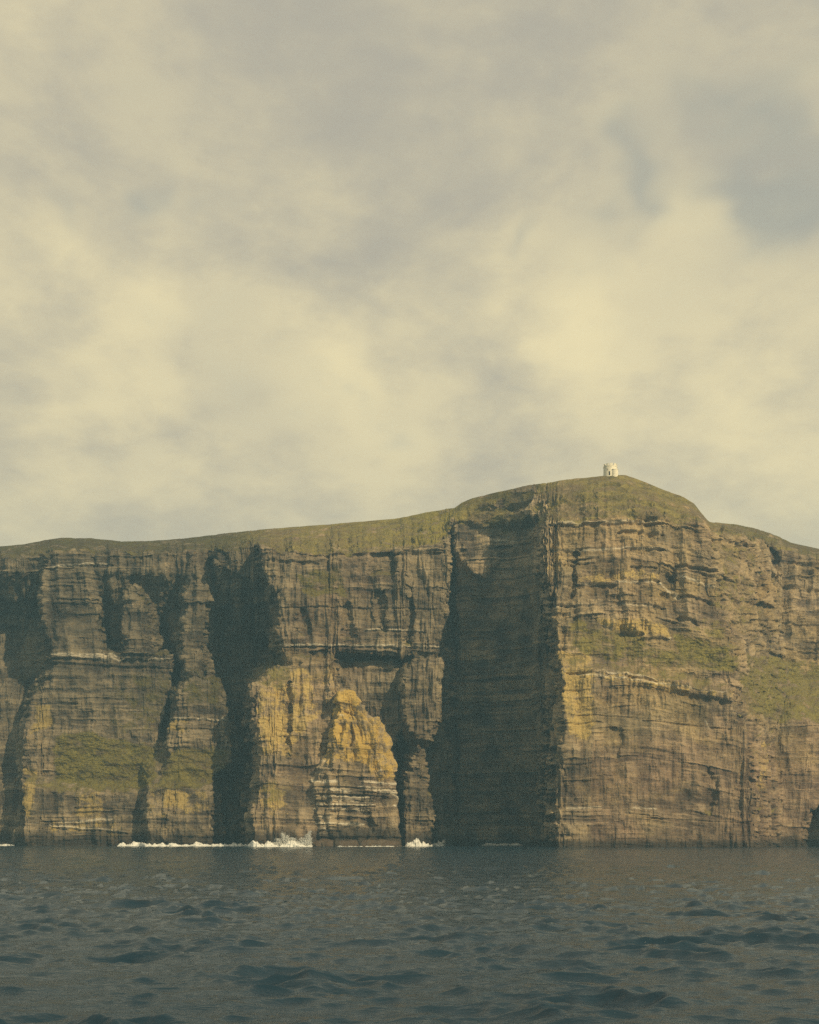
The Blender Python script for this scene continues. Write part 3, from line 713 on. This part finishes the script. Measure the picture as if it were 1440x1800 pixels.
# ------------------------------------------------------------------ tower on the summit
M_STONE, T = new_mat('pale_stone')
pos = T.n('ShaderNodeNewGeometry').outputs['Position']
br = T.noise(T.mapping(pos, (1.2, 1.2, 3.0)), 1.0, 4.0, 0.7)
cst = T.mix(T.ramp(br, 0.3, 0.7), (0.62, 0.57, 0.45), (0.84, 0.79, 0.63))
bst = T.n('ShaderNodeBump', {'Height': br, 'Strength': 0.5, 'Distance': 0.15})
ps = T.n('ShaderNodeBsdfPrincipled', {'Base Color': cst, 'Roughness': 0.9, 'Normal': bst.outputs[0]})
T.n('ShaderNodeOutputMaterial', {'Surface': ps.outputs[0]})
M_DARK, T = new_mat('dark_opening')
ps = T.n('ShaderNodeBsdfPrincipled', {'Base Color': T.mix(T.noise(T.n('ShaderNodeNewGeometry').outputs['Position'], 3.0), (0.02, 0.02, 0.02), (0.04, 0.035, 0.03)), 'Roughness': 0.8})
T.n('ShaderNodeOutputMaterial', {'Surface': ps.outputs[0]})


def lathe(name, prof, n, mat, parent, loc=(0, 0, 0), smooth=False):
    a = np.linspace(0, 2 * np.pi, n, endpoint=False)
    Pm = np.array([[(r * math.cos(t), r * math.sin(t), z) for t in a] for r, z in prof], np.float32)
    ob = grid_mesh(name, Pm, wrap=True, mat=mat, parent=parent, smooth=smooth)
    ob.location = loc
    return ob


def arc_block(name, r0, r1, a0, a1, z0, z1, mat, parent, n=6, loc=(0, 0, 0)):
    vts, fcs = [], []
    for i in range(n + 1):
        t = a0 + (a1 - a0) * i / n
        for (r, z) in ((r0, z0), (r1, z0), (r1, z1), (r0, z1)):
            vts.append((r * math.cos(t), r * math.sin(t), z))
    for i in range(n):
        o = i * 4
        for k in range(4):
            fcs.append((o + k, o + (k + 1) % 4, o + 4 + (k + 1) % 4, o + 4 + k))
    fcs += [(3, 2, 1, 0), (n * 4, n * 4 + 1, n * 4 + 2, n * 4 + 3)]
    me_ = bpy.data.meshes.new(name)
    me_.from_pydata(vts, [], fcs)
    me_.materials.append(mat)
    ob = bpy.data.objects.new(name, me_)
    COL.objects.link(ob)
    ob.parent = parent
    ob.location = loc
    return ob


ti = int(np.argmin(np.abs(ucol - 1073)))
ty = float(crest[ti][1]) + 3.5
tz = float(crest[ti - 8:ti + 9, 2].min())
TS = ty / FPX                                       # metres per photo pixel there
tower = bpy.data.objects.new('round_tower', None)
COL.objects.link(tower)
tower.location = ((1073 - UC) * TS, ty, tz)
tower['label'] = 'small pale round stone tower with battlements and lower turret on the summit'
tower['category'] = 'tower'
RT, HT = 11.8 * TS, 21.0 * TS
b0 = -2.0
lathe('wall', [(RT * 1.03, b0), (RT * 1.02, 0.3), (RT, HT * .80), (RT + .14, HT * .81), (RT + .14, HT * .85), (RT, HT * .86), (RT, HT * .9), (RT - .55, HT * .9), (RT - .55, HT * .78), (0.02, HT * .78)], 64, M_STONE, tower)
for i in range(10):
    a0 = i * 2 * math.pi / 10 + 0.12
    arc_block('merlon', RT - .55, RT, a0, a0 + 0.40, HT * .895, HT * 1.06, M_STONE, tower)
tl = (6.2 * TS, -RT * 0.72, 0)
tu = lathe('turret', [(6.2 * TS, b0), (6.1 * TS, 10.2 * TS), (6.5 * TS, 10.3 * TS), (6.5 * TS, 11.0 * TS), (5.3 * TS, 11.05 * TS), (5.2 * TS, 10.6 * TS), (0.02, 10.6 * TS)], 48, M_STONE, tower, tl)
arc_block('doorway', RT + .02, RT + .08, R(-112), R(-100), 0.2, 2.5, M_DARK, tower)
arc_block('window', RT + .02, RT + .06, R(-128), R(-123), 3.2, 4.3, M_DARK, tower, n=2)

# ------------------------------------------------------------------ surf along the foot of the cliff
M_FOAM, T = new_mat('sea_foam')
pos = T.n('ShaderNodeNewGeometry').outputs['Position']
fm = T.noise(T.mapping(pos, (0.5, 0.5, 0.9)), 1.0, 6.0, 0.7)
fc = T.mix(T.ramp(fm, 0.30, 0.52), (0.30, 0.35, 0.34), (0.80, 0.78, 0.72))
fb = T.n('ShaderNodeBsdfPrincipled', {'Base Color': fc, 'Roughness': 0.85, 'Normal': T.n('ShaderNodeBump', {'Height': fm, 'Strength': 0.7, 'Distance': 0.6}).outputs[0]})
T.n('ShaderNodeOutputMaterial', {'Surface': fb.outputs[0]})


def base_y(u):
    return float(samp(Y2, np.array([[u]], np.float32), np.array([[1489.0]], np.float32))[0, 0])


def breaker(u0, u1, hgt, wdt, off, label, seed, ys=None):
    """a low ridge of broken white water lying in front of the rock"""
    n = int((u1 - u0) * 1.6) + 12
    us = np.linspace(u0, u1, n)
    yb = np.array([base_y(u) for u in us]) if ys is None else np.full(n, ys)
    for _ in range(6):
        yb = np.convolve(np.pad(yb, 2, 'edge'), np.ones(5) / 5, 'valid')
    m_ = 13
    tq = np.linspace(-1, 1, m_)
    env = np.clip(np.minimum(us - u0, u1 - us) / 9.0, 0, 1) ** 0.7
    nz_ = np.clip(0.6 + 1.2 * fbm(us / 24, us * 0, us * 0 + seed, 2, 0.5, seed=seed) + 0.5 * fbm(us / 6, us * 0, us * 0 + seed, 2, 0.5, seed=seed + 5), -0.15, 1.6)
    Pf = np.zeros((m_, n, 3), np.float32)
    for i, t in enumerate(tq):
        yrow = yb - off + wdt * t
        Pf[i, :, 0] = (us - UC) / FPX * yb
        Pf[i, :, 1] = yrow
        Pf[i, :, 2] = -0.45 + (hgt * nz_ * env + 0.9) * (1 - t * t) ** 0.8
    Pf[..., 2] += (0.35 * fbm(Pf[..., 0] / 3.0, Pf[..., 1] / 2.0, 0 * Pf[..., 0], 3, 0.6, seed=seed + 1)) * (Pf[..., 2] > -0.5)
    Pf[..., 1] += 1.2 * fbm(Pf[..., 0] / 4, Pf[..., 2] / 2, 0 * Pf[..., 0], 3, 0.6, seed=seed + 2)
    ob = grid_mesh('breaking_wave', Pf, mat=M_FOAM, smooth=False)
    ob['label'] = label
    ob['category'] = 'breaking wave'
    ob['group'] = 'white surf along the cliff foot'
    return ob


breaker(216, 300, 2.1, 3.0, 12, 'white surf ridge at foot of the leftmost green-benched rock face', 101)
breaker(292, 442, 1.6, 3.0, 0, ys=731, seed=102, label='long thin line of white surf below the narrow buttress and dark cleft')
breaker(440, 552, 2.8, 3.5, 9, 'white surf boiling under the splash left of the sea stack', 103)
breaker(700, 788, 3.4, 3.5, 8, 'bright white wave breaking just right of the sea stack', 104)
breaker(845, 915, 1.3, 2.5, 14, 'small faint wave breaking inside the large shadowed cleft', 105)
breaker(8, 38, 0.9, 2.0, 14, 'tiny white wave at the far left cliff foot', 106)
breaker(590, 700, 0.35, 1.5, 0, 'thin lace of foam washing the front of the sea stack shelf', 107, ys=SY - 19.5).location.z = -0.38

# splash thrown up beside the stack: a burst of drops
M_SPRAY, T = new_mat('spray')
pos = T.n('ShaderNodeNewGeometry').outputs['Position']
dcol = T.mix(T.noise(pos, 0.7), (0.80, 0.80, 0.76), (0.90, 0.89, 0.85))
df = T.n('ShaderNodeBsdfDiffuse', {'Color': dcol})
tr_ = T.n('ShaderNodeBsdfTranslucent', {'Color': dcol})
ms = T.n('ShaderNodeMixShader', {0: 0.4, 1: df.outputs[0], 2: tr_.outputs[0]})
T.n('ShaderNodeOutputMaterial', {'Surface': ms.outputs[0]})
rs = np.random.RandomState(77)
YS = base_y(515) - 9
px2m = YS / FPX
pts, rad = [], []


def jet(uc, top_v, lean, spread, n):
    """one throw of water: dense at the foot, feathering out at the tip"""
    hgt_ = (1488 - top_v) * px2m * 1.15
    for _ in range(n):
        t = rs.beta(1.0, 1.25)
        w_ = (spread * (0.55 + 0.6 * t - 0.35 * t * t)) * px2m
        pts.append(((uc + lean * t ** 1.3 - UC) * px2m + rs.normal(0, 0.5) * w_, YS + rs.normal(0, 0.8), -0.4 + t * hgt_ * rs.uniform(.93, 1.04)))
        rad.append(rs.uniform(.10, .32) * (1.2 - .65 * t))


for a_ in [(503, 1465, -7, 5, 900), (508, 1469, -4, 6, 900), (514, 1473, 0, 8, 900), (497, 1474, -9, 6, 600), (489, 1480, -6, 8, 500), (522, 1478, 2, 9, 800),
           (531, 1473, 2, 7, 800), (537, 1467, 4, 5, 800), (541, 1462, 4, 3.5, 700), (544, 1472, 2, 4, 600), (470, 1483, -2, 16, 500), (527, 1480, 0, 14, 900), (505, 1480, 0, 16, 900)]:
    jet(*a_)
for _ in range(260):
    pts.append(((rs.normal(518, 14) - UC) * px2m, YS + rs.normal(0, 1.2), abs(rs.normal(0, 3.2))))
    rad.append(rs.uniform(.04, .10))
pts, rad = np.array(pts), np.array(rad)
octv = np.array([(1, 0, 0), (-1, 0, 0), (0, 1, 0), (0, -1, 0), (0, 0, 1), (0, 0, -1)], float)
octf = np.array([(0, 2, 4), (2, 1, 4), (1, 3, 4), (3, 0, 4), (2, 0, 5), (1, 2, 5), (3, 1, 5), (0, 3, 5)])
VV = (pts[:, None, :] + octv[None] * rad[:, None, None] * rs.uniform(.7, 1.4, (len(pts), 6, 1))).reshape(-1, 3)
FF = (octf[None] + (np.arange(len(pts)) * 6)[:, None, None]).reshape(-1, 3)
me = bpy.data.meshes.new('wave_splash')
me.from_pydata(VV.tolist(), [], FF.tolist())
me.materials.append(M_SPRAY)
spl = bpy.data.objects.new('wave_splash', me)
COL.objects.link(spl)
spl['label'] = 'two-pronged white splash shooting up against the left of the sea stack'
spl['category'] = 'splash'

# ------------------------------------------------------------------ sea air
HAZE = 0.00026
if HAZE > 0:
    bm = bmesh.new()
    bmesh.ops.create_cube(bm, size=1.0)
    me = bpy.data.meshes.new('haze')
    bm.to_mesh(me)
    bm.free()
    mh, T = new_mat('sea_haze')
    pv = T.n('ShaderNodeVolumePrincipled', {'Color': (0.38, 0.72, 1.0), 'Density': HAZE, 'Anisotropy': 0.1})
    T.n('ShaderNodeOutputMaterial', {'Volume': pv.outputs[0]})
    me.materials.append(mh)
    hz = bpy.data.objects.new('haze', me)
    COL.objects.link(hz)
    hz['kind'] = 'stuff'
    zmax = float(Pall[..., 2].max()) + 15
    hz.scale = (40000, 14000, zmax + 12)
    hz.location = (0, 1500, (zmax - 12) / 2)
